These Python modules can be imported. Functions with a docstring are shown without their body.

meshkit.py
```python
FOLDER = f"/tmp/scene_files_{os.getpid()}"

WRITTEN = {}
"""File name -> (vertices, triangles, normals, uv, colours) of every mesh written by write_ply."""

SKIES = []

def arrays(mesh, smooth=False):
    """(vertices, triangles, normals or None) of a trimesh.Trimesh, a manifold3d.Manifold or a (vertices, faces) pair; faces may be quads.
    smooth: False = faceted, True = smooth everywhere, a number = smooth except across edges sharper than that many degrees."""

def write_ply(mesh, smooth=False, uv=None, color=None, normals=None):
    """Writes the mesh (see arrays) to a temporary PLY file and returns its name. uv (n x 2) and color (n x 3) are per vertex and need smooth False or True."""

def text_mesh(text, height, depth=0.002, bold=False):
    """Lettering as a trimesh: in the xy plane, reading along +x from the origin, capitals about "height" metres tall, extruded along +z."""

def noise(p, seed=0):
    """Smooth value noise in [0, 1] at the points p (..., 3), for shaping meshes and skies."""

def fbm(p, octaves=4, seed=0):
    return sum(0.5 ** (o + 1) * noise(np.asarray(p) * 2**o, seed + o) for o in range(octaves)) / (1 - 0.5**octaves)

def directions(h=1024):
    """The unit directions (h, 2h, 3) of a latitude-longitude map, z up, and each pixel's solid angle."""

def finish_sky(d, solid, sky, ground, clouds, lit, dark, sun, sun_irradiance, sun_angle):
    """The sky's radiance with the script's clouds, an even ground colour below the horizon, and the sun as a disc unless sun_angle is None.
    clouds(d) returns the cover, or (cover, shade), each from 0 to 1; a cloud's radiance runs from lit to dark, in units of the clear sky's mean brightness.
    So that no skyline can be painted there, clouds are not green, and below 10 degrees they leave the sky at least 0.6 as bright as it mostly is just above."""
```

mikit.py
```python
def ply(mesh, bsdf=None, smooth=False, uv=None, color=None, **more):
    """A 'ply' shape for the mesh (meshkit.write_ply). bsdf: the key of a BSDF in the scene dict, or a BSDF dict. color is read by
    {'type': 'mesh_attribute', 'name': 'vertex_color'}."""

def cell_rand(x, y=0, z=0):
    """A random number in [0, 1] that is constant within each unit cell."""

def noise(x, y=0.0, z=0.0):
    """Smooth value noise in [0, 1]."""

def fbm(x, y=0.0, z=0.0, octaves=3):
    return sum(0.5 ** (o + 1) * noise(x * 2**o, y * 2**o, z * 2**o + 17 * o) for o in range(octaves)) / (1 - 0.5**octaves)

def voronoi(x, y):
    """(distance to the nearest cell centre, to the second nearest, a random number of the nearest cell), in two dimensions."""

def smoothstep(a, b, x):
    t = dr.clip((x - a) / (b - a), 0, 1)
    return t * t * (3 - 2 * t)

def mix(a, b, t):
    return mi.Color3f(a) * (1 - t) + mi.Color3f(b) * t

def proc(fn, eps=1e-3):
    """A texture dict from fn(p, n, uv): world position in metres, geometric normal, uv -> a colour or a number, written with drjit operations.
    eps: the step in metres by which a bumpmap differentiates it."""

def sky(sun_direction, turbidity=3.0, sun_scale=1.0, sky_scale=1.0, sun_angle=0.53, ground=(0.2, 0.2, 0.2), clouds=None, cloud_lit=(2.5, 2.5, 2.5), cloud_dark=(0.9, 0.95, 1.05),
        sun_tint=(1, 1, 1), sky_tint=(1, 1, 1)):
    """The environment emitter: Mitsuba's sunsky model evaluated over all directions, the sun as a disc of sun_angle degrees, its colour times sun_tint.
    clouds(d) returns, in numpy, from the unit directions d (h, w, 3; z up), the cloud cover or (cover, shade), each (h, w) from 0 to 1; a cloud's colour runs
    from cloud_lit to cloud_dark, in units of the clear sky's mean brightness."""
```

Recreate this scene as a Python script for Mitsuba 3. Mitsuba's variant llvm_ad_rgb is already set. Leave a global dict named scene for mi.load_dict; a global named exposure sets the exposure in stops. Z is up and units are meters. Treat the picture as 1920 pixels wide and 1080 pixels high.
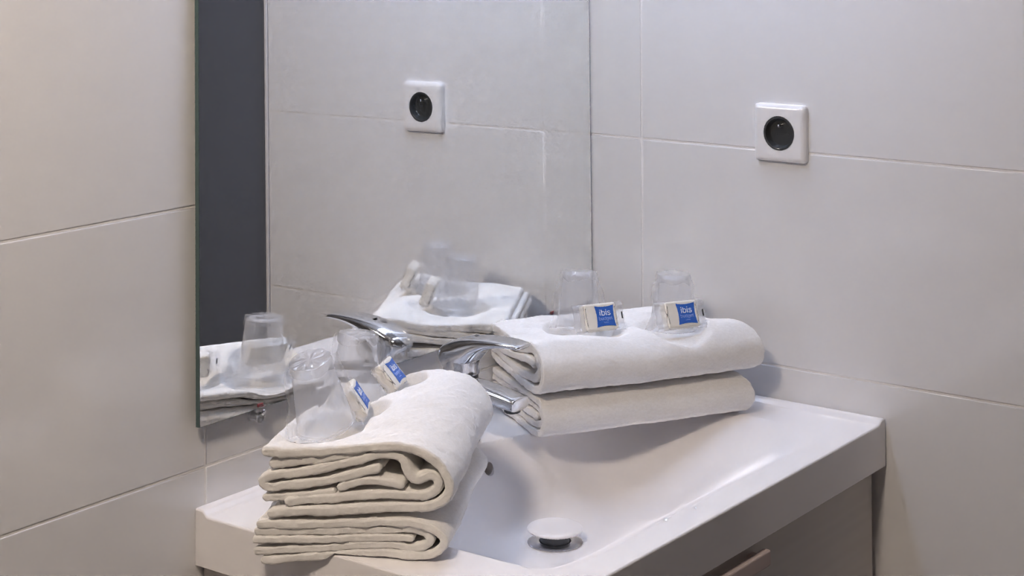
import math, random
import numpy as np, trimesh, mitsuba as mi, mikit, meshkit
import drjit as dr
from shapely.geometry import Polygon, Point
from scipy.interpolate import splprep, splev

T = mi.ScalarTransform4f
scene, labels = {}, {}

# ------------------------------------------------------------------ camera
CAM = np.array([-2.2109, -1.5094, 0.6908])
YAW, PITCH, ROLL, FPX, PPY = map(float, (math.radians(53.284), math.radians(1.807), math.radians(-0.207), 3298.0, -275.5))
fwd = np.array([math.sin(YAW) * math.cos(PITCH), math.cos(YAW) * math.cos(PITCH), math.sin(PITCH)])
right = np.array([math.cos(YAW), -math.sin(YAW), 0.0])
up = np.cross(right, fwd)
up = -right * math.sin(ROLL) + up * math.cos(ROLL)
scene['camera'] = {
    'type': 'perspective', 'fov': 2 * math.degrees(math.atan(960 / FPX)), 'fov_axis': 'x', 'near_clip': 0.05, 'far_clip': 50.0,
    'principal_point_offset_x': 0.0, 'principal_point_offset_y': (540 - PPY) / 1080,
    'to_world': T().look_at(origin=CAM.tolist(), target=(CAM + fwd).tolist(), up=up.tolist())}
exposure = -0.05

# ------------------------------------------------------------------ light levels (lamps are built further down, these are their radiances)
LAMP = (13.8, 16.2, 22.2)            # cool white tube above the mirror
BULB = (116.0, 97.0, 78.0)            # warm spotlight on the left
# dim glow of the room outside the shower-room walls
scene['ambient'] = {'type': 'constant', 'radiance': {'type': 'rgb', 'value': [0.02, 0.018, 0.016]}}

# ------------------------------------------------------------------ materials
def rgb(*c):
    return {'type': 'rgb', 'value': list(c)}
def srgb(r, g, b):
    return [((v / 255 + 0.055) / 1.055) ** 2.4 if v > 10 else v / 255 / 12.92 for v in (r, g, b)]
def principled(color, rough, **k):
    c = color if isinstance(color, dict) else rgb(*color)
    return {'type': 'twosided', 'bsdf': {'type': 'principled', 'base_color': c, 'roughness': rough, **k}}

noise, fbm = mikit.noise, mikit.fbm
def tile_col(p, n, uv):
    v = fbm(p.x * 3.0, p.y * 3.0, p.z * 3.0)
    return mikit.mix((0.735, 0.735, 0.755), (0.77, 0.77, 0.785), v)
def grout_col(p, n, uv):
    v = noise(p.x * 400, p.y * 400, p.z * 400)
    return mikit.mix((0.74, 0.72, 0.71), (0.82, 0.80, 0.79), v)
def terry_h(p, n, uv):
    a = noise(p.x * 620, p.y * 620, p.z * 620)
    b = noise(p.x * 260 + 7, p.y * 260, p.z * 260)
    return a * 0.55 + b * 0.45
def terry_col(p, n, uv):
    v = fbm(p.x * 420, p.y * 420, p.z * 420, 2)
    w = fbm(p.x * 30, p.y * 30, p.z * 30, 2)
    return mikit.mix((0.69, 0.675, 0.655), (0.82, 0.81, 0.80), v * 0.7 + w * 0.3)
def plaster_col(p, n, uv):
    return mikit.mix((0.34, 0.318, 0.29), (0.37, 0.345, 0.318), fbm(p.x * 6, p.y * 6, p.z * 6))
def floor_col(p, n, uv):
    return mikit.mix((0.20, 0.18, 0.165), (0.27, 0.245, 0.225), fbm(p.x * 9, p.y * 9, p.z * 2))
def cabinet_col(p, n, uv):
    v = fbm(p.x * 8, p.y * 120, p.z * 120, 2)
    return mikit.mix((0.53, 0.50, 0.475), (0.58, 0.55, 0.525), v)

M = {
    'tile': principled(mikit.proc(tile_col), 0.13, specular=0.5),
    'grout': principled(mikit.proc(grout_col), 0.9),
    'terry': {'type': 'twosided', 'bsdf': {'type': 'bumpmap', 'scale': 0.0011, 'texture': mikit.proc(terry_h, eps=4e-4),
              'nested_bsdf': {'type': 'principled', 'base_color': mikit.proc(terry_col), 'roughness': 0.95, 'specular': 0.1, 'sheen': 0.25}}},
    'basin': principled((0.84, 0.825, 0.84), 0.16, specular=0.5, clearcoat=0.3, clearcoat_gloss=0.9),
    'cabinet': principled(mikit.proc(cabinet_col), 0.35),
    'handle': principled((0.56, 0.46, 0.44), 0.5, metallic=0.1),
    'chrome': {'type': 'twosided', 'bsdf': {'type': 'roughconductor', 'alpha': 0.025, 'specular_reflectance': rgb(0.80, 0.81, 0.83), 'eta': rgb(0.2, 0.2, 0.2), 'k': rgb(4.5, 4.5, 4.5)}},
    'dark': principled((0.035, 0.036, 0.036), 0.35),
    'black_plastic': principled((0.036, 0.038, 0.039), 0.22, specular=0.5),
    'white_plastic': principled((0.82, 0.81, 0.82), 0.2, specular=0.5, clearcoat=0.4, clearcoat_gloss=0.9),
    'mirror_face': {'type': 'twosided', 'bsdf': {'type': 'conductor', 'eta': rgb(0.05, 0.05, 0.05), 'k': rgb(5.0, 5.0, 5.0), 'specular_reflectance': rgb(0.945, 0.955, 0.955)}},
    'mirror_edge': principled((0.05, 0.085, 0.085), 0.2, specular=0.6),
    'soap': principled((0.80, 0.765, 0.70), 0.35, specular=0.4, clearcoat=0.6, clearcoat_gloss=0.9),
    'label_blue': principled((0.035, 0.12, 0.47), 0.35),
    'print_white': principled((0.80, 0.85, 0.92), 0.5),
    'print_pale': principled((0.30, 0.42, 0.78), 0.5),
    'red_plastic': principled((0.22, 0.025, 0.025), 0.4),
    'slate': principled((0.100, 0.112, 0.140), 0.55),
    'trim_white': principled((0.66, 0.64, 0.64), 0.3),
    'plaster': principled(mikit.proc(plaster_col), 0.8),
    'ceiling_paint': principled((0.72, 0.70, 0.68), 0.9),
    'floor_vinyl': principled(mikit.proc(floor_col), 0.5),
    'lamp_metal': principled((0.6, 0.6, 0.6), 0.3, metallic=0.8),
    'clear_cup': {'type': 'blendbsdf', 'weight': 0.24, 'a': {'type': 'thindielectric', 'int_ior': 1.5},
                  'b': {'type': 'principledthin', 'base_color': rgb(0.85, 0.86, 0.90), 'roughness': 0.4, 'diff_trans': 1.0}},
    'clear_film': {'type': 'blendbsdf', 'weight': 0.11, 'a': {'type': 'thindielectric', 'int_ior': 1.42},
                   'b': {'type': 'principledthin', 'base_color': rgb(0.9, 0.9, 0.93), 'roughness': 0.3, 'diff_trans': 1.0}},
    'water': {'type': 'dielectric', 'int_ior': 1.33},
    'clear_solid': {'type': 'dielectric', 'int_ior': 1.45},
}
for k, v in M.items():
    scene['mat_' + k] = v

# ------------------------------------------------------------------ helpers
def numbered(name):
    if name not in scene and not any(k.startswith(name + '__') for k in scene):
        return name
    i = 1
    while f'{name}_{i:03d}' in scene or any(k.startswith(f'{name}_{i:03d}__') for k in scene):
        i += 1
    return f'{name}_{i:03d}'
def obj(name, mesh, mat, parent=None, smooth=30, **more):
    key = numbered(parent + '__' + name if parent else name)
    scene[key] = mikit.ply(mesh, 'mat_' + mat, smooth=smooth, **more)
    return key
def tag(key, label, cat=None, group=None, kind=None):
    d = {'label': label}
    if cat: d['category'] = cat
    if group: d['group'] = group
    if kind: d['kind'] = kind
    labels[key] = d
def struct(key, label):
    labels[key] = {'kind': 'structure', 'label': label}
def place(mesh, rot=None, loc=(0, 0, 0)):
    m = mesh.copy()
    M4 = np.eye(4)
    if rot is not None:
        M4[:3, :3] = rot
    M4[:3, 3] = loc
    m.apply_transform(M4)
    return m
def box(x0, x1, y0, y1, z0, z1):
    m = trimesh.creation.box(extents=(x1 - x0, y1 - y0, z1 - z0))
    m.apply_translation(((x0 + x1) / 2, (y0 + y1) / 2, (z0 + z1) / 2))
    return m
def rbox(x0, x1, y0, y1, z0, z1, r=0.003, seg=3):
    """box with rounded edges: the hull of eight small spheres"""
    s = trimesh.creation.icosphere(seg - 1 if seg > 1 else 1, r).vertices
    pts = [s + np.array([x, y, z]) for x in (x0 + r, x1 - r) for y in (y0 + r, y1 - r) for z in (z0 + r, z1 - r)]
    return trimesh.convex.convex_hull(np.vstack(pts))
def lathe(profile, n=48):
    """profile: list of (r, z) -> closed or open surface about z"""
    pr = np.array(profile, float)
    a = np.arange(n) * 2 * np.pi / n
    v = np.stack([pr[:, 0, None] * np.cos(a), pr[:, 0, None] * np.sin(a), np.broadcast_to(pr[:, 1, None], (len(pr), n))], -1).reshape(-1, 3)
    f = []
    for i in range(len(pr) - 1):
        for j in range(n):
            k = (j + 1) % n
            f.append([i * n + j, i * n + k, (i + 1) * n + k, (i + 1) * n + j])
    f = np.array(f)
    m = trimesh.Trimesh(v, np.vstack([f[:, [0, 1, 2]], f[:, [0, 2, 3]]]), process=True)
    m.update_faces(m.nondegenerate_faces()); m.fix_normals()
    return m
def grid_mesh(V, close_u=False):
    """V (a, b, 3) -> triangles"""
    a, b = V.shape[:2]
    idx = np.arange(a * b).reshape(a, b)
    I = idx if not close_u else np.vstack([idx, idx[:1]])
    q = np.stack([I[:-1, :-1], I[1:, :-1], I[1:, 1:], I[:-1, 1:]], -1).reshape(-1, 4)
    return trimesh.Trimesh(V.reshape(-1, 3), np.vstack([q[:, [0, 1, 2]], q[:, [0, 2, 3]]]), process=False)
def axis_rot(xa, ya, za):
    return np.stack([xa, ya, za], 1)
def unit(v):
    v = np.asarray(v, float)
    return v / np.linalg.norm(v)
def smoothstep(a, b, x):
    t = np.clip((x - a) / (b - a), 0, 1)
    return t * t * (3 - 2 * t)

# ------------------------------------------------------------------ the room
FLOOR, CEIL = -0.86, 1.66
XL, YF = -2.95, -2.35                  # far left wall, wall behind the camera
END = -0.6915                          # where the tiled right wall ends
Z0 = 0.0497                            # a horizontal joint of the tiles
TW, TH, JOINT, DEPTH = 0.60, 0.30, 0.0028, 0.0010

def tile_mesh(w, h, d=0.007, bev=0.0009):
    """tile lying in local x (width), z (height), front face at y = 0 looking to -y, pillowed edges"""
    rings = [(0.0, 0.0), (bev * 0.35, -bev * 0.62), (bev, -bev * 0.93), (bev * 1.9, -bev)]
    def ring(inset, y):
        return [(-w / 2 + inset, y, -h / 2 + inset), (w / 2 - inset, y, -h / 2 + inset), (w / 2 - inset, y, h / 2 - inset), (-w / 2 + inset, y, h / 2 - inset)]
    v, f = [], []
    v += ring(0, d)
    for i, (ins, y) in enumerate(rings):
        v += ring(ins, y)
    n = len(v) // 4
    for i in range(n - 1):
        for j in range(4):
            k = (j + 1) % 4
            f.append([i * 4 + j, i * 4 + k, (i + 1) * 4 + k, (i + 1) * 4 + j])
    L = (n - 1) * 4
    f.append([L, L + 1, L + 2, L + 3])
    f = np.array(f)
    return trimesh.Trimesh(v, np.vstack([f[:, [0, 1, 2]], f[:, [0, 2, 3]]]), process=False)

def tile_wall(holder, u0, u1, uref, to3d):
    """tiles between u0 and u1; joints at uref + k * TW and Z0 + k * TH"""
    ks = np.arange(math.floor((u0 - uref) / TW) - 1, math.ceil((u1 - uref) / TW) + 2)
    us = sorted({u0, u1, *[uref + k * TW for k in ks if u0 < uref + k * TW < u1]})
    kz = np.arange(-10, 10)
    zs = sorted({FLOOR, CEIL, *[Z0 + k * TH for k in kz if FLOOR < Z0 + k * TH < CEIL]})
    for a, b in zip(us[:-1], us[1:]):
        for c, d in zip(zs[:-1], zs[1:]):
            if b - a < 0.012 or d - c < 0.012:
                continue
            m = tile_mesh(b - a - JOINT, d - c - JOINT)
            v = np.array(m.vertices) + [(a + b) / 2, 0, (c + d) / 2]
            v[:, 1] += 0.0009
            m = trimesh.Trimesh(to3d(v), m.faces, process=False)
            obj('tile', m, 'tile', holder, smooth=50)

# back wall (y = 0 is the face of the tiles)
obj('wall_back', box(XL, 0.10, DEPTH, 0.12, FLOOR, CEIL), 'grout', smooth=False)
struct('wall_back', 'white tiled wall that carries the mirror')
tile_wall('wall_back', XL, 0.0, -0.782, lambda v: v)
# right wall (x = 0 is the face of the tiles); local u = -y
obj('wall_right', box(DEPTH, 0.10, END + 0.009, 0.0, FLOOR, CEIL), 'grout', smooth=False)
struct('wall_right', 'white tiled side wall with the power socket')
tile_wall('wall_right', 0.0, -END - 0.009, 0.098, lambda v: np.stack([v[:, 1], -v[:, 0], v[:, 2]], 1))
obj('trim_1', rbox(-0.0008, 0.10, END, END + 0.0075, FLOOR, CEIL, 0.002, 2), 'trim_white')
struct('trim_1', 'narrow white trim strip at the end of the tiled side wall')
# slate door beyond the end of the tiled wall (seen in the mirror)
obj('door_1', rbox(0.020, 0.060, -1.55, END - 0.004, FLOOR + 0.006, 1.25, 0.003, 2), 'slate')
struct('door_1', 'dark slate grey door beyond the end of the tiled wall, seen in the mirror')
hb = lathe([(0, 0), (0.011, 0), (0.011, 0.035), (0.009, 0.05), (0, 0.05)], 24)
obj('door_handle', trimesh.util.concatenate([place(hb, axis_rot([0, 1, 0], [0, 0, 1], [-1, 0, 0]) if False else np.array([[0, 0, -1.0], [0, 1, 0], [1, 0, 0]]), (0.020, -1.48, 0.15)), rbox(-0.042, -0.024, -1.49, -1.36, 0.142, 0.158, 0.006, 2)]), 'chrome', 'door_1')
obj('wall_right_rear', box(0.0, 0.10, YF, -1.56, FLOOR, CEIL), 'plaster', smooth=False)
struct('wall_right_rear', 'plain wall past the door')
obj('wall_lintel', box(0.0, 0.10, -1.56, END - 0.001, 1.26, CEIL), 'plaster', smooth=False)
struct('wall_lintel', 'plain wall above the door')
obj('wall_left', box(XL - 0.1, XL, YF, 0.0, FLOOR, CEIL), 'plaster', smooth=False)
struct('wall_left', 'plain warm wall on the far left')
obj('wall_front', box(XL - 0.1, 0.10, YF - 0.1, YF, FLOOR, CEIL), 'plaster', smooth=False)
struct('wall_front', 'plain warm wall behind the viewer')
obj('floor', box(XL - 0.1, 0.10, YF - 0.1, 0.12, FLOOR - 0.1, FLOOR), 'floor_vinyl', smooth=False)
struct('floor', 'brown grey floor')
obj('ceiling', box(XL - 0.1, 0.10, YF - 0.1, 0.12, CEIL, CEIL + 0.1), 'ceiling_paint', smooth=False)
struct('ceiling', 'white ceiling')

# ------------------------------------------------------------------ lamps
LZ = 0.92
obj('housing', rbox(-0.73, -0.06, -0.190, -0.0005, LZ + 0.012, LZ + 0.042, 0.006), 'lamp_metal', 'mirror_lamp')
for a, b in ((-0.72, -0.40), (-0.38, -0.07)):
    k = obj('diffuser', rbox(a, b, -0.255, -0.190, LZ + 0.002, LZ + 0.052, 0.010), 'white_plastic', 'mirror_lamp')
    scene[k]['emitter'] = {'type': 'area', 'radiance': rgb(*LAMP)}
tag('mirror_lamp', 'bar lamp with two white tubes mounted above the mirror', 'lamp')
SP, SPN = np.array([-1.76, -0.63, 1.32]), unit([0.38, 0.42, -0.82])
SPX = unit(np.cross([0, 0, 1.0], SPN)); SPR = axis_rot(SPX, np.cross(SPN, SPX), SPN)
obj('base', place(lathe([(0, 0), (0.05, 0), (0.05, -0.015), (0.04, -0.025), (0, -0.025)]), loc=(SP[0], SP[1], CEIL)), 'lamp_metal', 'spotlight')
obj('rod', place(lathe([(0, 0), (0.008, 0), (0.008, CEIL - SP[2] - 0.03), (0, CEIL - SP[2] - 0.03)], 20), loc=(SP[0] - 0.03, SP[1] - 0.05, SP[2] + 0.02)), 'lamp_metal', 'spotlight')
obj('head', place(lathe([(0, -0.11), (0.06, -0.11), (0.10, -0.06), (0.128, 0.0), (0.128, 0.012), (0.124, 0.012), (0.122, -0.004), (0, -0.006)], 56), SPR, SP), 'lamp_metal', 'spotlight')
k = obj('diffuser', place(lathe([(0, -0.004), (0.120, -0.004), (0.120, 0.0), (0, 0.0)], 56), SPR, SP), 'white_plastic', 'spotlight', smooth=False)
scene[k]['emitter'] = {'type': 'area', 'radiance': rgb(*BULB)}
tag('spotlight', 'adjustable warm spotlight hanging from the ceiling left of the basin', 'lamp')

# ------------------------------------------------------------------ vanity: moulded basin top and cabinet
VX0, VX1, VD, VT = -0.7979, -0.0030, 0.4839, 0.0576
DRAIN, ZDRAIN = (-0.400, -0.222), -0.1000
def basin_z(x, y):
    yB = -0.104 - 0.030 * smoothstep(-0.41, -0.29, x)
    xl, xr, yf = -0.706, -0.082, -0.446
    def steep(t):
        t = np.clip(t, 0, 1)
        return 1 - (1 - t) ** 2.6
    gl = steep((x - xl) / 0.135)
    gr = smoothstep(0, 1, (xr - x) / 0.20) ** 0.8
    gf = smoothstep(0, 1, (y - yf) / 0.19) ** 0.75
    gb = 1 - (1 - np.clip((yB - y) / 0.13, 0, 1)) ** 3.2
    # rounded corners by combining the ramps
    z = -0.100 * gl * gr * gf * gb
    # upstands at the walls, with a hollow in front
    up1 = 0.0065 * (1 - smoothstep(0.010, 0.020, -y))
    up2 = 0.0055 * (1 - smoothstep(0.008, 0.020, VX1 - x))
    rd = np.hypot(x - DRAIN[0], y - DRAIN[1])
    z = z + (ZDRAIN - z) * (1 - smoothstep(0.037, 0.090, rd))
    return z + np.maximum(up1, up2)
def vanity_top():
    nx, ny, r = 300, 190, 0.0028
    def axis(a, b, n, ra, rb):
        core = np.linspace(a + ra, b - rb, n)
        th = np.linspace(0, 1, 5)[:-1]
        lo = a + ra * (1 - np.cos(th * np.pi / 2)); hi = b - rb * (1 - np.cos(th * np.pi / 2))[::-1]
        return np.concatenate([lo, core, hi])
    xs, ys = axis(VX0, VX1, nx, r, r), axis(-VD, -0.0006, ny, r, r)
    X, Y = np.meshgrid(xs, ys, indexing='ij')
    Z = basin_z(X, Y)
    def edge(d):
        d = np.clip(d, 0, r)
        return r - np.sqrt(np.maximum(r * r - (r - d) ** 2, 0))
    Z -= np.maximum(edge(X - VX0), np.maximum(edge(VX1 - X), edge(Y + VD)))
    n, m = X.shape
    top = np.stack([X, Y, Z], -1).reshape(-1, 3)
    Zb = np.where(Z < -0.018, Z - 0.012, -VT)
    Zb = np.minimum(np.where((X - VX0 < 0.012) | (VX1 - X < 0.012) | (Y + VD < 0.012) | (Y > -0.012), -VT, np.minimum(Z - 0.012, -0.03)), Z - 0.008)
    bot = np.stack([X, Y, Zb], -1).reshape(-1, 3)
    idx = np.arange(n * m).reshape(n, m)
    q = np.stack([idx[:-1, :-1], idx[1:, :-1], idx[1:, 1:], idx[:-1, 1:]], -1).reshape(-1, 4)
    qb = q[:, ::-1] + n * m
    rim = np.concatenate([idx[:, 0], idx[-1, 1:], idx[-2::-1, -1], idx[0, -2:0:-1]])
    nxt = np.roll(rim, -1)
    side = np.stack([rim, rim + n * m, nxt + n * m, nxt], -1)
    Q = np.vstack([q, qb, side])
    mesh = trimesh.Trimesh(np.vstack([top, bot]), np.vstack([Q[:, [0, 1, 2]], Q[:, [0, 2, 3]]]), process=False)
    if mesh.volume < 0:
        mesh.invert()
    return mesh
import manifold3d as m3
def to_man(m):
    return m3.Manifold(m3.Mesh(np.asarray(m.vertices, np.float32), np.asarray(m.faces, np.uint32)))
def from_man(m):
    k = m.to_mesh()
    return trimesh.Trimesh(np.asarray(k.vert_properties)[:, :3], np.asarray(k.tri_verts), process=False)
vt = to_man(vanity_top())
OV = (-0.400, -0.124)
hole = m3.Manifold.cylinder(0.06, 0.0085, 0.0085, 40, True).rotate((90, 0, 0)).translate((OV[0], OV[1] + 0.002, -0.0285))
drain_hole = m3.Manifold.cylinder(0.05, 0.021, 0.021, 48, True).translate((DRAIN[0], DRAIN[1], -0.105))
vt = from_man(vt - hole - drain_hole)
obj('basin_top', vt, 'basin', 'vanity', smooth=40)
labels['vanity__basin_top'] = {'label': 'white moulded basin top with an overflow hole'}
# dark inside of the overflow and the drain
obj('overflow_cup', place(lathe([(0.0083, 0), (0.0083, 0.03), (0, 0.03)], 32), np.array([[1.0, 0, 0], [0, 0, 1], [0, -1, 0]]), (OV[0], OV[1] + 0.006, -0.0285)), 'cabinet', 'vanity')
zd = float(basin_z(np.array(DRAIN[0]), np.array(DRAIN[1])))
# cabinet
cx0, cx1, cyf = -0.786, -0.012, -0.468
obj('side_panel', rbox(cx0, cx0 + 0.016, cyf + 0.019, -0.001, -0.62, -VT, 0.0012, 2), 'cabinet', 'vanity')
obj('side_panel', rbox(cx1 - 0.016, cx1, cyf + 0.019, -0.001, -0.62, -VT, 0.0012, 2), 'cabinet', 'vanity')
obj('bottom_panel', rbox(cx0 + 0.016, cx1 - 0.016, cyf + 0.019, -0.001, -0.62, -0.604, 0.0012, 2), 'cabinet', 'vanity')
obj('back_panel', box(cx0 + 0.016, cx1 - 0.016, -0.009, -0.001, -0.604, -0.15), 'cabinet', 'vanity', smooth=False)
for za, zb in ((-0.335, -0.0625), (-0.618, -0.3385)):
    d = obj('drawer', rbox(cx0, cx1, cyf, cyf + 0.018, za, zb, 0.0015, 2), 'cabinet', 'vanity')
    hz = zb - 0.017
    h = [rbox(-0.490, -0.330, cyf - 0.020, cyf - 0.010, hz - 0.012, hz + 0.007, 0.0025, 2)]
    for hx in (-0.475, -0.345):
        h.append(rbox(hx - 0.005, hx + 0.005, cyf - 0.012, cyf + 0.001, hz - 0.007, hz + 0.003, 0.001, 2))
    hk = obj('handle', trimesh.util.concatenate(h), 'handle', d)
    labels[hk] = {'label': 'pinkish metal bar handle'}
tag('vanity', 'wall-hung washbasin cabinet with white moulded top under the mirror', 'washbasin')

# drain plug
plug_prof = [(0, 0.0165), (0.016, 0.0162), (0.028, 0.0152), (0.0335, 0.0135), (0.0350, 0.0115), (0.0345, 0.0098), (0.031, 0.0088), (0.012, 0.0082), (0, 0.0082)]
obj('cap', place(lathe(plug_prof, 64), loc=(DRAIN[0], DRAIN[1], zd + 0.006)), 'basin', 'drain_plug', smooth=40)
k = obj('flange', place(lathe([(0.0195, 0.0001), (0.020, 0.0018), (0.030, 0.0022), (0.0345, 0.0005), (0.0345, 0.0001)], 64), loc=(DRAIN[0], DRAIN[1], zd + 0.0006)), 'chrome', 'drain_plug', smooth=40)
k = obj('stem', place(lathe([(0, 0.0145), (0.016, 0.0145), (0.0185, 0.010), (0.0185, -0.03), (0, -0.03)], 48), loc=(DRAIN[0], DRAIN[1], zd)), 'dark', 'drain_plug', smooth=40)
labels['drain_plug__stem'] = {'label': 'dark stem under the cap'}
labels['drain_plug__flange'] = {'label': 'chrome ring in the basin floor'}
tag('drain_plug', 'raised white pop-up drain plug in the bottom of the basin', 'drain plug')

# ------------------------------------------------------------------ mirror on clips
MT, MY = math.radians(0.399), math.radians(0.295)
MQ = np.array([-0.45, -0.01176, 0.30])
mn = unit([MY, -1.0, MT])
mx = unit(np.cross([0, 0, 1.0], -mn)) * 1.0
mx = unit(np.array([1, MY, 0.0])); mz = unit(np.cross(mx, -mn)); mz = mz if mz[2] > 0 else -mz
def mir_pt(x, z, off=0.0):
    y = MQ[1] + ((x - MQ[0]) * mn[0] + (z - MQ[2]) * mn[2]) / (-mn[1])
    return np.array([x, y, z]) + mn * off
ZM0, ZM1, XM0, XM1 = 0.1015, 0.80, -0.8053, -0.0033
def slab(x0, x1, z0, z1, f, b):
    """slab parallel to the mirror plane; f, b = offsets of the front and back along the mirror's normal"""
    c = [mir_pt(x, z, o) for o in (f, b) for x, z in ((x0, z0), (x1, z0), (x1, z1), (x0, z1))]
    q = np.array([[0, 1, 2, 3], [7, 6, 5, 4], [0, 4, 5, 1], [1, 5, 6, 2], [2, 6, 7, 3], [3, 7, 4, 0]])
    m = trimesh.Trimesh(c, np.vstack([q[:, [0, 1, 2]], q[:, [0, 2, 3]]]), process=False)
    if m.volume < 0: m.invert()
    return m
obj('glass_body', slab(XM0, XM1, ZM0, ZM1, -0.0003, -0.0062), 'mirror_edge', 'wall_mirror', smooth=False)
obj('reflecting_face', slab(XM0 + 0.0006, XM1 - 0.0006, ZM0 + 0.0006, ZM1 - 0.0006, 0.0, -0.00028), 'mirror_face', 'wall_mirror', smooth=False)
labels['wall_mirror__glass_body'] = {'label': 'dark green glass edge'}
tag('wall_mirror', 'large frameless wall mirror with green glass edge above the basin', 'mirror')
def clip(x, z, label):
    key = numbered('mirror_clip')
    R = np.array([[1.0, 0, 0], [0, 0, -1], [0, 1, 0]])      # local z -> world -y
    y = float(mir_pt(x, z)[1])
    obj('disc', place(lathe([(0, 0.0045), (0.0055, 0.0044), (0.0082, 0.0036), (0.0092, 0.0020), (0.0092, 0.0), (0, 0.0)], 36), R, (x, y - 0.0004, z)), 'clear_solid', key, smooth=40)
    obj('spacer', place(lathe([(0, 0), (0.0062, 0), (0.0062, -y - 0.0008), (0, -y - 0.0008)], 28), R, (x, -0.0006, z - 0.0068)), 'chrome', key, smooth=40)
    obj('screw', place(lathe([(0, 0.0062), (0.0025, 0.006), (0.0036, 0.0048), (0.0036, 0.004), (0, 0.004)], 24), R, (x, y - 0.0004, z)), 'chrome', key, smooth=40)
    obj('rubber_seat', rbox(x - 0.0055, x + 0.0035, y - 0.0012, y + 0.0005 - 0.0006, z + 0.0055, z + 0.0100, 0.0006, 2), 'red_plastic', key)
    labels[key + '__rubber_seat'] = {'label': 'dark red seat'}
    tag(key, label, 'mirror clip')
clip(-0.7075, 0.0975, 'round clear mirror clip at the bottom edge of the mirror behind the left towel stack')
clip(-0.1074, 0.0945, 'round clear mirror clip at the bottom edge of the mirror behind the right towel stack')

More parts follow.
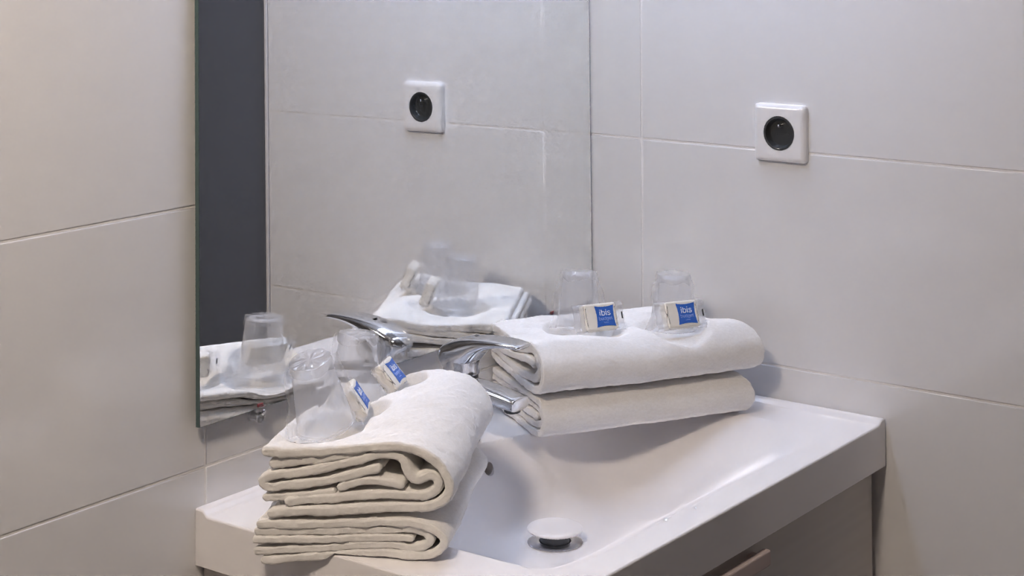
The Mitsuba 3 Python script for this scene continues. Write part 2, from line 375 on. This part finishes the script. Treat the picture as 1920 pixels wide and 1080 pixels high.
# ------------------------------------------------------------------ power socket on the right wall
def power_socket(cy, cz):
    key = 'power_socket'
    R = np.array([[0, 0, -1.0], [-1, 0, 0], [0, 1, 0]])     # local x -> -y, local y -> +z, local z -> -x
    H, d = 0.0400, 0.0115
    n = 96
    ang = np.arange(n) * 2 * np.pi / n
    prof = [(H, 0.0, 22), (H, 0.0055, 22), (H - 0.0006, 0.0075, 21), (H - 0.0022, 0.0095, 20), (H - 0.0048, 0.0110, 18), (H - 0.0075, d, 16)]
    V = []
    for h, z, q in prof:
        r = h / (np.abs(np.cos(ang)) ** q + np.abs(np.sin(ang)) ** q) ** (1 / q)
        V.append(np.column_stack([r * np.cos(ang), r * np.sin(ang), np.full(n, z)]))
    rad = 0.0240
    rim = np.column_stack([rad * np.cos(ang), rad * np.sin(ang), np.full(n, d)])
    V += [V[-1] * 0.5 + rim * 0.5, rim, rim - [0, 0, 0.002]]
    V = np.array(V)                                          # rings x n x 3
    V = np.concatenate([V, V[:, :1]], 1)
    m = grid_mesh(V)
    m = place(m, R, (-0.0002, cy, cz)); 
    obj('cover_plate', m, 'white_plastic', key, smooth=40)
    # black recessed insert
    rr = rad - 0.0003
    ins = lathe([(rr, d + 0.0004), (rr - 0.0012, d + 0.0007), (rr - 0.0028, d), (rr - 0.0042, d - 0.0075), (rr - 0.006, d - 0.0092), (0, d - 0.0095)], 64)
    pins = []
    man = ins
    k = obj('insert', place(man, R, (-0.0002, cy, cz)), 'black_plastic', key, smooth=40)
    labels[k] = {'label': 'round black recessed insert'}
    pin = lathe([(0, 0.012), (0.0012, 0.0117), (0.0022, 0.0105), (0.0024, 0.009), (0.0024, 0.0)], 20)
    k2 = obj('earth_pin', place(pin, R, (-0.0002 - 0.0015, cy, cz + 0.0105)), 'chrome', k, smooth=40)
    labels[k2] = {'label': 'metal earth pin'}
    for s in (-1, 1):
        hole = lathe([(0.0027, 0.0), (0.0024, 0.0006), (0, 0.0006)], 20)
        obj('contact_hole', place(hole, R, (-0.0022, cy + s * 0.0095, cz - 0.002)), 'dark', k, smooth=40)
    tag(key, 'square white power socket with round black insert on the tiled wall', 'socket')
power_socket(-0.3320, 0.3757)

# ------------------------------------------------------------------ tap
def tube_loft(sections):
    """sections: list of (centre, x axis * half width, y axis * half height, exponent); superellipse rings lofted and capped"""
    n = 40
    a = np.arange(n) * 2 * np.pi / n
    V = []
    for c, ax, ay, e in sections:
        ca, sa = np.cos(a), np.sin(a)
        V.append(np.asarray(c) + (np.sign(ca) * np.abs(ca) ** e)[:, None] * np.asarray(ax) + (np.sign(sa) * np.abs(sa) ** e)[:, None] * np.asarray(ay))
    V = np.array(V)
    W = np.concatenate([V[:1].mean(1, keepdims=True).repeat(n, 1), V, V[-1:].mean(1, keepdims=True).repeat(n, 1)], 0)
    m = grid_mesh(np.concatenate([W, W[:, :1]], 1))
    m.merge_vertices(); m.update_faces(m.nondegenerate_faces()); m.fix_normals()
    if m.volume < 0: m.invert()
    return m
def catmull(points, n):
    p = np.array(points, float)
    tck, _ = splprep(p.T, s=0, k=3)
    return np.array(splev(np.linspace(0, 1, n), tck)).T
FX, FY = -0.400, -0.074
tap = 'basin_tap'
body = lathe([(0, 0), (0.0240, 0), (0.0242, 0.003), (0.0228, 0.006), (0.0218, 0.012), (0.0218, 0.060), (0.0224, 0.077), (0.0222, 0.081), (0.0205, 0.083), (0, 0.083)], 56)
obj('body', place(body, loc=(FX, FY, 0.0008)), 'chrome', tap, smooth=35)
sp = catmull([(FX, FY + 0.004, 0.0690, 0.0205, 0.0120), (FX, FY - 0.022, 0.0695, 0.0205, 0.0115), (FX, FY - 0.048, 0.0680, 0.0200, 0.0105), (FX, FY - 0.074, 0.0650, 0.0190, 0.0096), (FX, FY - 0.094, 0.0620, 0.0180, 0.0088)], 24)
secs = []
for i, s in enumerate(sp):
    t = unit(sp[min(i + 1, 23), :3] - sp[max(i - 1, 0), :3]); ay = unit(np.cross([1.0, 0, 0], t)); ay = ay if ay[2] > 0 else -ay
    secs.append((s[:3], np.array([s[3], 0, 0]), ay * s[4], 0.55))
end = secs[-1]
secs.append((end[0] + np.array([0, -0.0016, -0.0004]), end[1] * 0.93, end[2] * 0.86, 0.55))
obj('spout', tube_loft(secs), 'chrome', tap, smooth=50)
aer = lathe([(0, 0), (0.0085, 0), (0.0105, 0.001), (0.0105, 0.006), (0, 0.006)], 32)
k = obj('aerator', place(aer, loc=(FX, FY - 0.082, 0.0495)), 'dark', tap, smooth=40)
labels[k] = {'label': 'dark aerator under the spout tip'}
# lever: a domed head running out into a thin upward-curving paddle
lev = catmull([
    (FX, FY + 0.0235, 0.1010, 0.0130, 0.0125), (FX, FY + 0.0190, 0.1040, 0.0205, 0.0175), (FX, FY + 0.004, 0.1105, 0.0240, 0.0195), (FX, FY - 0.014, 0.1195, 0.0240, 0.0170),
    (FX, FY - 0.034, 0.1290, 0.0228, 0.0105), (FX, FY - 0.058, 0.1345, 0.0208, 0.0062), (FX, FY - 0.084, 0.1362, 0.0182, 0.0040), (FX, FY - 0.100, 0.1352, 0.0155, 0.0030)], 40)
secs = []
for i, s in enumerate(lev):
    t = unit(lev[min(i + 1, 39), :3] - lev[max(i - 1, 0), :3]); ay = unit(np.cross([1.0, 0, 0], t)); ay = ay if ay[2] > 0 else -ay
    secs.append((s[:3], np.array([s[3], 0, 0]), ay * s[4], 0.72))
secs.append((secs[-1][0] + np.array([0, -0.0018, 0]), secs[-1][1] * 0.85, secs[-1][2] * 0.6, 0.72))
head = lathe([(0, 0.0862), (0.0215, 0.0862), (0.0236, 0.0880), (0.0240, 0.0930), (0.0240, 0.1050), (0.0225, 0.1150), (0.018, 0.1205), (0, 0.123)], 56)
lever = from_man(to_man(tube_loft(secs)) + to_man(place(head, loc=(FX, FY, 0))))
L = obj('lever', lever, 'chrome', tap, smooth=45)
ring = lathe([(0.0215, 0.0800), (0.0218, 0.0800), (0.0218, 0.0885), (0.0205, 0.0885)], 48)
k = obj('gap_ring', place(ring, loc=(FX, FY, 0)), 'dark', tap, smooth=40)
mark = lathe([(0, 0.0006), (0.0028, 0.0005), (0.0030, 0)], 20)
mk = obj('temperature_mark', place(mark, np.array([[1.3, 0, 0], [0, 0.93, -0.38], [0, 0.38, 0.93]]), (FX, FY - 0.026, 0.1385)), 'dark', L, smooth=40)
labels[mk] = {'label': 'small dark dot'}
tag(tap, 'chrome single-lever mixer tap between the two towel stacks', 'tap')

# ------------------------------------------------------------------ towels
def resample(pts, step):
    p = np.array(pts, float)
    if len(p) > 3:
        tck, _ = splprep(p.T, s=0.0, k=3)
        d = np.array(splev(np.linspace(0, 1, 1500), tck)).T
    else:
        u = np.linspace(0, 1, 400)[:, None]
        d = np.vstack([p[i] * (1 - u) + p[i + 1] * u for i in range(len(p) - 1)])
    L = np.concatenate([[0], np.cumsum(np.linalg.norm(np.diff(d, axis=0), axis=1))])
    n = max(8, int(L[-1] / step))
    q = np.linspace(0, L[-1], n)
    return np.stack([np.interp(q, L, d[:, i]) for i in range(2)], 1)
def press(v, spots, zmax=0.130):
    """what stands on a towel presses its upper layers down: spots of (x, y, height, radius)"""
    x, y, z = v.T
    for cx, cy, zc, r in spots:
        d = np.hypot(x - cx, y - cy)
        w = 1 - smoothstep(r, r + 0.016, d)
        lo = zc - 0.020
        z = np.where(z > lo, z * (1 - w) + w * (lo + (z - lo) * np.minimum(1, 0.0195 / (zmax - lo))), z)
    return np.column_stack([x, y, z])
def ribbon(path, t, s0, s1, seed, step=0.0032, ds=0.0045, rag=0.0028):
    """A folded sheet: the path (b, z) is its middle line seen from the end, swept along s from s0 to s1. Returns (s, b, z) vertices and faces."""
    c = resample(path, step)
    tan = np.gradient(c, axis=0); tan /= np.linalg.norm(tan, axis=1, keepdims=True)
    nor = np.stack([-tan[:, 1], tan[:, 0]], 1)
    n = len(c)
    phi = np.linspace(-np.pi / 2, np.pi / 2, 7)[1:-1]
    def loop(h):
        a, b = c + nor * h, (c - nor * h)[::-1]
        e1 = [c[-1] + h * (math.cos(f) * tan[-1] - math.sin(f) * nor[-1]) for f in phi]
        e0 = [c[0] + h * (-math.cos(f) * tan[0] + math.sin(f) * nor[0]) for f in phi]
        return np.vstack([a, e1, b, e0])
    r = t * 0.30
    ang = np.linspace(0, np.pi / 2, 5)[1:]
    ss = np.linspace(s0 + r, s1 - r, max(4, int((s1 - s0) / ds)))
    rings = [(s0 + r - r * math.sin(a), t / 2 - r * (1 - math.cos(a))) for a in ang[::-1]] + [(s, t / 2) for s in ss] + [(s1 - r + r * math.sin(a), t / 2 - r * (1 - math.cos(a))) for a in ang]
    V = []
    for s, h in rings:
        l = loop(h)
        V.append(np.column_stack([np.full(len(l), s), l]))
    V = np.array(V)
    # ragged ends, a little different for each layer of cloth
    m = V.shape[1]
    base = np.vstack([c, np.repeat(c[-1:], len(phi), 0), c[::-1], np.repeat(c[:1], len(phi), 0)])
    for side, se in ((0, s0), (1, s1)):
        w = meshkit.fbm(np.column_stack([base * 60, np.full(len(base), seed * 3.1 + side)]), 3, seed) - 0.5
        fade = np.clip(1 - np.abs(V[:, :, 0] - se) / 0.05, 0, 1)
        V[:, :, 0] += fade * (w * 2 * rag)[None]
    R = len(V)
    idx = np.arange(R * m).reshape(R, m)
    I = np.concatenate([idx, idx[:, :1]], 1)
    q = np.stack([I[:-1, :-1], I[:-1, 1:], I[1:, 1:], I[1:, :-1]], -1).reshape(-1, 4)
    faces = [q]
    k = len(phi)
    for row, flip in ((0, False), (R - 1, True)):
        A, B = idx[row, :n], idx[row, n + k:2 * n + k][::-1]
        f = np.stack([A[:-1], B[:-1], B[1:], A[1:]], -1)
        E1 = np.concatenate([[A[-1]], idx[row, n:n + k], [B[-1]]]); E0 = np.concatenate([[B[0]], idx[row, 2 * n + k:], [A[0]]])
        fan = [[E[0], E[i + 1], E[i], E[i]] for E in (E1, E0) for i in range(1, len(E) - 1)]
        f = np.vstack([f, fan])
        faces.append(f[:, ::-1] if flip else f)
    F = np.vstack(faces)
    tri = np.vstack([F[:, [0, 1, 2]], F[:, [0, 2, 3]]])
    tri = tri[(tri[:, 0] != tri[:, 1]) & (tri[:, 1] != tri[:, 2]) & (tri[:, 0] != tri[:, 2])]
    return V.reshape(-1, 3), tri
TOPS = []
SPOTS = [(-0.752, -0.160, 0.1045, 0.036), (-0.628, -0.092, 0.1080, 0.036), (-0.196, -0.119, 0.1010, 0.036), (-0.113, -0.219, 0.1060, 0.036),
         (-0.692, -0.151, 0.1020, 0.026), (-0.593, -0.1165, 0.0990, 0.032), (-0.2075, -0.160, 0.1165, 0.024), (-0.1427, -0.2495, 0.1165, 0.028)]
def towel(name, ribbons, warp, seed, floor):
    vs, fs, off = [], [], 0
    for i, (path, t, s0, s1) in enumerate(ribbons):
        v, f = ribbon(path, t, s0, s1, seed + i)
        vs.append(v); fs.append(f + off); off += len(v)
    v = warp(np.vstack(vs))
    m = trimesh.Trimesh(v, np.vstack(fs), process=False)
    if m.volume < 0: m.invert()
    # soft unevenness of the cloth along the normals
    n = m.vertex_normals
    d = (meshkit.fbm(v * 45, 3, seed) - 0.5) * 0.0036 + (meshkit.noise(v * 330, seed + 5) - 0.5) * 0.0016
    m.vertices = floor(press(v + n * d[:, None], SPOTS))
    TOPS.append(np.array(m.vertices))
    return obj(name, m, 'terry', smooth=True)

# --- left stack: s runs away from the viewer's left, b towards the basin's front
P0, SA, SB = np.array([-0.835, -0.140]), np.array([0.909, 0.417]), np.array([0.417, -0.909])
def floor_left(v):
    x, y, z = v.T
    z = np.maximum(z, 0.0016 - 1.5 * np.maximum(0, -0.7990 - x))
    return np.column_stack([x, np.minimum(y, -0.026), z])
def warp_left_top(v):
    return warp_left(v + [0, 0, 0.0044])
def warp_left(v):
    s, b, z = v.T
    zb = -0.020 + 0.11 * np.minimum(b, 0.18)
    w = 1 - smoothstep(-0.004, 0.055, s * SA[0] + (P0[0] + b * SB[0] + 0.80))
    z = z - zb * (1 - w) * np.clip(1 - z / 0.12, 0, 1)
    z = z * (1 + 0.06 * smoothstep(0.0, 0.2, s) * smoothstep(0.05, 0.13, b) * np.clip(z / 0.05, 0, 1))
    z = z - 0.004 * smoothstep(0.06, 0.20, s) * (1 - smoothstep(0.06, 0.12, b)) * np.clip(z / 0.11, 0, 1)
    b = b - 0.018 * smoothstep(0, 0.26, s) * np.clip(b / 0.2, 0, 1)
    s = s + 0.004 * np.sin(b * 30) * smoothstep(0, 0.1, s)
    x = P0[0] + s * SA[0] + b * SB[0]
    y = P0[1] + s * SA[1] + b * SB[1]
    z = z + (0.004 * (meshkit.noise(np.column_stack([x * 14, y * 14, z * 4]), 3) - 0.5)) * smoothstep(0.02, 0.06, s) * np.clip(z / 0.05, 0, 1)
    return floor_left(np.column_stack([x, y, z]))
A1 = [(0.0067, 0.1005), (0.0442, 0.1015), (0.0922, 0.1070), (0.1278, 0.1125), (0.1602, 0.1140), (0.1866, 0.1070), (0.2040, 0.0930), (0.2105, 0.0760), (0.2070, 0.0640), (0.1935, 0.0555), (0.1631, 0.0500), (0.1277, 0.0462), (0.0683, 0.0412), (0.0322, 0.0375), (0.0128, 0.0345)]
A34 = [(0.1300, 0.0885), (0.1041, 0.0805), (0.0683, 0.0710), (0.0201, 0.0628), (0.0065, 0.0620), (0.0005, 0.0665), (0.0070, 0.0715), (0.0300, 0.0770), (0.0683, 0.0850), (0.1160, 0.0985), (0.1450, 0.1048), (0.1585, 0.1005), (0.1640, 0.0890), (0.1730, 0.0800), (0.1850, 0.0838), (0.1940, 0.0850), (0.1985, 0.0770), (0.1920, 0.0680), (0.1748, 0.0630), (0.1396, 0.0610), (0.1041, 0.0570), (0.0683, 0.0530), (0.0322, 0.0480)]
A2 = [(0.0140, 0.0865), (0.0683, 0.0958), (0.1150, 0.1045)]
A6 = [(0.0050, 0.0500), (0.0400, 0.0530), (0.0800, 0.0605)]
A5 = [(0.0900, 0.0665), (0.1150, 0.0735), (0.1400, 0.0745), (0.1560, 0.0720)]
towel('bath_towel', [(A1, 0.0104, 0.0, 0.276), (A34, 0.0098, 0.002, 0.272), (A2, 0.0110, 0.004, 0.270), (A5, 0.0090, 0.003, 0.268), (A6, 0.0085, 0.004, 0.268)], warp_left_top, 11, floor_left)
tag('bath_towel', 'folded white bath towel on top of the left stack, under two cups', 'towel')
B1 = [(-0.0011, 0.0265), (0.0442, 0.0290), (0.1159, 0.0345), (0.1640, 0.0380), (0.1930, 0.0345), (0.2055, 0.0237), (0.1985, 0.0115), (0.1747, 0.0050), (0.1277, 0.0028), (0.0682, -0.0030), (0.0330, -0.0080), (0.0040, -0.0125)]
B2 = [(-0.0042, 0.0180), (0.0682, 0.0235), (0.1159, 0.0265), (0.1600, 0.0300), (0.1810, 0.0300), (0.1900, 0.0232), (0.1830, 0.0160), (0.1600, 0.0125), (0.1159, 0.0105), (0.0682, 0.0055), (-0.0041, -0.0035)]
B3 = [(-0.0054, 0.0098), (0.0600, 0.0142), (0.1159, 0.0185), (0.1680, 0.0215)]
towel('bath_towel', [(B1, 0.0088, 0.0, 0.272), (B2, 0.0084, 0.002, 0.268), (B3, 0.0080, 0.0, 0.265)], warp_left, 23, floor_left)
tag('bath_towel_001', 'folded white bath towel at the bottom of the left stack, overhanging the basin end', 'towel')

# --- right stack
RS, RN = np.array([0.866, -0.5]), np.array([-0.5, -0.866])
def floor_right(v):
    x, y, z = v.T
    z = np.maximum(z, 0.0016 + 0.0066 * np.maximum(smoothstep(-0.050, -0.028, y), smoothstep(-0.050, -0.028, x)))
    return np.column_stack([np.minimum(x, -0.0035), np.minimum(y, -0.003), z])
def warp_right_top(v):
    return warp_right(v + [0, 0, 0.0022])
def warp_right(v):
    s, b, z = v.T                                         # s 0..1 (left end .. right end), b 0 (back) .. 0.205 (front)
    f = b / 0.205
    e0, e1 = -0.212 - 0.010 * f, 0.046 + 0.062 * f
    S = e0 + s / 0.33 * (e1 - e0)
    n = 0.120 + b
    top = smoothstep(0.058, 0.10, z)
    z = z + top * (0.008 * np.exp(-((b - 0.165) / 0.038) ** 2) * (0.5 + 0.5 * np.sin(s * 26 + 0.6)) - 0.004 * smoothstep(0.05, 0, b))
    z = z + 0.004 * (meshkit.noise(np.column_stack([S * 16, n * 16, z * 5]), 8) - 0.5) * np.clip(z / 0.05, 0, 1)
    x = S * RS[0] + n * RN[0]
    y = S * RS[1] + n * RN[1]
    # the front right corner of the lower towel sinks with the slope of the basin
    return floor_right(np.column_stack([x, y, z]))
C1 = [(0.012, 0.0475), (0.06, 0.0490), (0.12, 0.0500), (0.165, 0.0495), (0.190, 0.0430), (0.2005, 0.0290), (0.195, 0.0140), (0.175, 0.0062), (0.12, 0.0050), (0.06, 0.0052), (0.006, 0.0050)]
C2 = [(0.000, 0.0370), (0.06, 0.0385), (0.12, 0.0395), (0.160, 0.0385), (0.180, 0.0340), (0.187, 0.0260), (0.180, 0.0190), (0.160, 0.0155), (0.12, 0.0150), (0.06, 0.0150), (0.003, 0.0150)]
C3 = [(0.006, 0.0260), (0.06, 0.0265), (0.12, 0.0270), (0.170, 0.0270)]
D1 = [(0.004, 0.1095), (0.05, 0.1060), (0.10, 0.1050), (0.150, 0.1080), (0.185, 0.1045), (0.203, 0.0930), (0.203, 0.0750), (0.190, 0.0640), (0.165, 0.0600), (0.12, 0.0610), (0.06, 0.0640), (-0.002, 0.0700)]
D2 = [(-0.008, 0.0950), (0.04, 0.0925), (0.10, 0.0990), (0.150, 0.1020), (0.180, 0.0985), (0.189, 0.0870), (0.182, 0.0770), (0.160, 0.0710), (0.12, 0.0710), (0.06, 0.0745), (0.002, 0.0800)]
D3 = [(-0.006, 0.1040), (0.03, 0.1020), (0.07, 0.1040), (0.105, 0.1065)]
D4 = [(-0.004, 0.0868), (0.05, 0.0840), (0.10, 0.0880), (0.150, 0.0905), (0.170, 0.0880)]
towel('bath_towel', [(D1, 0.0104, 0.0, 0.33), (D2, 0.0100, 0.001, 0.327), (D3, 0.0080, 0.003, 0.324), (D4, 0.0094, 0.0, 0.325)], warp_right_top, 41, floor_right)
tag('bath_towel_002', 'folded white bath towel on top of the right stack by the socket wall', 'towel')
towel('bath_towel', [(C1, 0.0094, 0.003, 0.318), (C2, 0.0090, 0.006, 0.315), (C3, 0.0090, 0.004, 0.315)], warp_right, 53, floor_right)
tag('bath_towel_003', 'folded white bath towel at the bottom of the right stack, leaning over the basin', 'towel')

from scipy.spatial import cKDTree
def rest(m, tree_pts, gap=0.0004):
    """how far a mesh has to rise to lie on the towels without cutting into them"""
    v = np.asarray(m.vertices)
    lo = v[v[:, 2] < v[:, 2].min() + 0.02]
    p = tree_pts[(np.abs(tree_pts[:, 0] - lo[:, 0].mean()) < 0.06) & (np.abs(tree_pts[:, 1] - lo[:, 1].mean()) < 0.06) & (tree_pts[:, 2] > 0.07)]
    t = cKDTree(p[:, :2])
    up_ = -1.0
    for q in lo:
        i = t.query_ball_point(q[:2], 0.0035)
        if i:
            up_ = max(up_, p[i, 2].max() - q[2])
    return up_ + gap
ALLTOPS = np.vstack([TOPS[0], TOPS[2]])

# ------------------------------------------------------------------ cups in clear film
def cup(base, top, label, seed, zrot):
    key = numbered('plastic_cup')
    base, top = np.array(base), np.array(top)
    ax = unit(top - base); h = float(np.linalg.norm(top - base))
    xa = unit(np.cross([0, 1, 0], ax)); R = axis_rot(xa, np.cross(ax, xa), ax)
    rb, rt = 0.0320, 0.0222
    def rad(z): return rb + (rt - rb) * z / h
    prof = [(rb + 0.0010, 0.0), (rb + 0.0022, 0.0008), (rb + 0.0022, 0.0022), (rb + 0.0006, 0.0032)] + [(rad(z), z) for z in np.linspace(0.005, h - 0.004, 10)] + [(rt - 0.0010, h - 0.0012), (rt - 0.0030, h), (rt - 0.0055, h - 0.0012), (rt - 0.0065, h - 0.0042), (0.012, h - 0.0046), (0, h - 0.0048)]
    # crinkled sachet: a hood over the top that runs out into two flat seams beside the cup
    nz, na = 26, 96
    Z, A = np.meshgrid(np.linspace(0, 1, nz), np.arange(na) * 2 * np.pi / na, indexing='ij')
    q = np.stack([np.cos(A) * 2.2, np.sin(A) * 2.2, Z * 2.0], -1)
    nzv = meshkit.fbm(q * 1.7 + seed, 3, seed)
    drop = 0.007 + 0.008 * meshkit.noise(np.stack([np.cos(A) * 2, np.sin(A) * 2, A * 0], -1) + seed, seed)
    rr = np.where(Z < 0.55, Z / 0.55, 1.0)
    zz = np.where(Z < 0.55, h + 0.0022, h + 0.0022 - (Z - 0.55) / 0.45 * drop)
    zz = zz + (nzv - 0.5) * 0.0035 * np.minimum(1, Z * 3)
    r = rr * (rt + 0.0012) + np.clip(Z - 0.55, 0, 1) * 0.0040 + (nzv - 0.35) * 0.0020 * np.clip((Z - 0.4) * 3, 0, 1)
    V = np.stack([r * np.cos(A), r * np.sin(A), zz], -1)
    V = np.concatenate([V, V[:, :1]], 1)
    parts = [grid_mesh(V)]
    for sgn in (0, math.pi):
        U, Zf = np.meshgrid(np.linspace(0, 1, 10), np.linspace(0, 1, 40), indexing='ij')
        rad0 = rb + 0.0008 + (rt - rb) * Zf
        wv = (meshkit.noise(np.stack([U * 3, Zf * 7, U * 0], -1) + seed + sgn, seed) - 0.5)
        rad_ = rad0 + U * (0.0085 + 0.004 * (1 - Zf)) * (0.9 + 0.3 * wv)
        off = (0.0050 * np.sin(Zf * 9 + seed) + 0.006 * wv) * U
        ca, sa = math.cos(zrot + sgn), math.sin(zrot + sgn)
        V = np.stack([rad_ * ca - off * sa, rad_ * sa + off * ca, 0.001 + Zf * (h - 0.002)], -1)
        parts.append(grid_mesh(V))
    m = trimesh.util.concatenate(parts)
    up_ = max(rest(place(m, R, base), ALLTOPS), rest(place(lathe(prof, 56), R, base), ALLTOPS))
    base = base + [0, 0, up_]
    obj('body', place(lathe(prof, 56), R, base), 'clear_cup', key, smooth=50)
    for nm, part in zip(('film_hood', 'film_seam', 'film_seam'), parts):
        fk = obj(nm, place(part, R, base), 'clear_film', key, smooth=28)
        labels[fk] = {'label': 'crinkled clear plastic film'}
    tag(key, label, 'cup')
cup((-0.752, -0.160, 0.1075), (-0.776, -0.159, 0.1820), 'clear upturned plastic cup in film at the outer corner of the left towel stack', 3, math.radians(-30))
cup((-0.628, -0.092, 0.1005), (-0.621, -0.092, 0.1840), 'clear upturned plastic cup in film on the left towel stack, beside the tap', 7, math.radians(-70))
cup((-0.196, -0.119, 0.1040), (-0.187, -0.113, 0.1780), 'clear upturned plastic cup in film on the right towel stack, nearer the mirror', 12, math.radians(150))
cup((-0.113, -0.219, 0.1060), (-0.1107, -0.219, 0.1800), 'clear upturned plastic cup in film on the right towel stack, nearer the socket', 17, math.radians(160))

# ------------------------------------------------------------------ wrapped soaps
def concave_square(h, dip, n=14):
    pts = []
    c = [(-h, -h), (h, -h), (h, h), (-h, h)]
    for i in range(4):
        a, b = np.array(c[i]), np.array(c[(i + 1) % 4])
        inward = -unit((a + b) / 2)
        for t in np.linspace(0, 1, n, endpoint=False):
            pts.append(a * (1 - t) + b * t + inward * dip * 4 * t * (1 - t))
    return Polygon(pts)
LABEL = trimesh.creation.extrude_polygon(concave_square(0.0142, 0.0016), 0.0005, engine='earcut')
def centred(text, h, y, bold, z, d=0.0004):
    m = meshkit.text_mesh(text, h, d, bold)
    m.apply_translation((-(m.bounds[0, 0] + m.bounds[1, 0]) / 2, y, z))
    return m
TXT1 = centred('ibis', 0.0078, 0.0010, False, 0.0005)
TXT2 = centred('budget', 0.0045, -0.0052, False, 0.0005)
TXT3 = centred('HOTELS', 0.0014, -0.0092, False, 0.0005, 0.0003)
def soap(center, width_axis, normal, label, seed, label_dx=0.006):
    """a slab with its wide side along width_axis and its printed face along normal"""
    key = numbered('wrapped_soap')
    xa = unit(width_axis); za = unit(np.asarray(normal) - np.dot(normal, xa) * xa); ya = np.cross(za, xa)
    R = axis_rot(xa, ya, za)
    W, H, D = 0.0245, 0.0180, 0.0075
    # the clear wrapper: tight on the bar, pinched flat at both ends
    ends = []
    for sg in (-1, 1):
        U, A = np.meshgrid(np.linspace(0, 1, 16), np.arange(48) * 2 * np.pi / 48, indexing='ij')
        ca, sa = np.cos(A), np.sin(A)
        e = smoothstep(0.0, 0.55, U)
        yy = np.sign(ca) * np.abs(ca) ** 0.4 * (H + 0.0004 + 0.0012 * e)
        zz = np.sign(sa) * np.abs(sa) ** 0.4 * ((D + 0.0003) * (1 - e) + 0.0004 * e) + e * (0.0016 * np.sin(yy * 420 + seed))
        V = np.stack([sg * (W - 0.0035 + U * 0.0165), yy, zz], -1)
        ends.append(grid_mesh(np.concatenate([V, V[:, :1]], 1)))
    m = trimesh.util.concatenate(ends)
    up_ = rest(place(m, R, center), ALLTOPS)
    center = np.array(center) + [0, 0, up_]
    b = rbox(-W, W, -H, H, -D, D, 0.0032, 3)
    obj('bar', place(b, R, center), 'soap', key, smooth=40)
    off = np.array([label_dx, 0.0, D + 0.0002])
    lab = LABEL.copy(); lab.apply_translation(off)
    lk = obj('label', place(lab, R, center), 'label_blue', key, smooth=False)
    labels[lk] = {'label': 'blue label with white lettering'}
    for nm, g, mat in (('lettering', TXT1, 'print_white'), ('lettering', TXT2, 'print_pale'), ('lettering', TXT3, 'print_pale')):
        g = g.copy(); g.apply_translation(off)
        obj(nm, place(g, R, center), mat, lk, smooth=False)
    for part in ends:
        fk = obj('film_end', place(part, R, center), 'clear_film', key, smooth=28)
        labels[fk] = {'label': 'pinched end of the clear wrapper'}
    bar = rbox(W + 0.0085, W + 0.0105, -0.0045, 0.0045, 0.0021, 0.0027, 0.0003, 2)
    mk = obj('print_mark', place(bar, R, center), 'dark', key, smooth=False)
    labels[mk] = {'label': 'small black print mark at the end of the wrapper'}
    tag(key, label, 'soap')
def lean(front, deg):
    f = np.array([front[0], front[1], 0.0]); f /= np.linalg.norm(f)
    return f * math.cos(math.radians(deg)) + np.array([0, 0, math.sin(math.radians(deg))])
soap((-0.6920, -0.1510, 0.1215), (0.80, 0.60, 0.03), lean((0.60, -0.80), 34), 'wrapped cream soap with blue label leaning on the nearest cup of the left stack', 2)
soap((-0.5930, -0.1165, 0.1180), (*SA, 0), lean(SB, 40), 'wrapped cream soap with blue label leaning on the cup beside the tap', 5)
soap((-0.2075, -0.1600, 0.1355), (*RS, 0.0), lean(RN, 22), 'wrapped cream soap with blue label in front of the cup nearer the mirror', 9)
soap((-0.1427, -0.2495, 0.1355), (*RS, 0), lean(RN, 24), 'wrapped cream soap with blue label in front of the cup nearer the socket', 14)

# ------------------------------------------------------------------ water drops in the basin
DROPS = [(-0.255, -0.345, 0.0022, 'left of two tiny clear water drops in the basin below the right towel stack'),
         (-0.222, -0.352, 0.0020, 'right of two tiny clear water drops in the basin below the right towel stack'),
         (-0.262, -0.372, 0.0018, 'tiny clear water drop just below the pair under the right towel stack'),
         (-0.445, -0.452, 0.0022, 'tiny clear water drop midway along the front rim of the basin'),
         (-0.500, -0.446, 0.0032, 'larger flat water drop on the front rim of the basin, right of the plug')]
for x, y, r, text in DROPS:
    z = float(basin_z(np.array(x), np.array(y)))
    d = trimesh.creation.icosphere(2, 1.0); d.apply_scale((r, r, r * 0.5))
    k = obj('water_drop', place(d, loc=(x, y, z + r * 0.52)), 'water', smooth=True)
    tag(k, text, 'water drop', 'water drops in the basin')
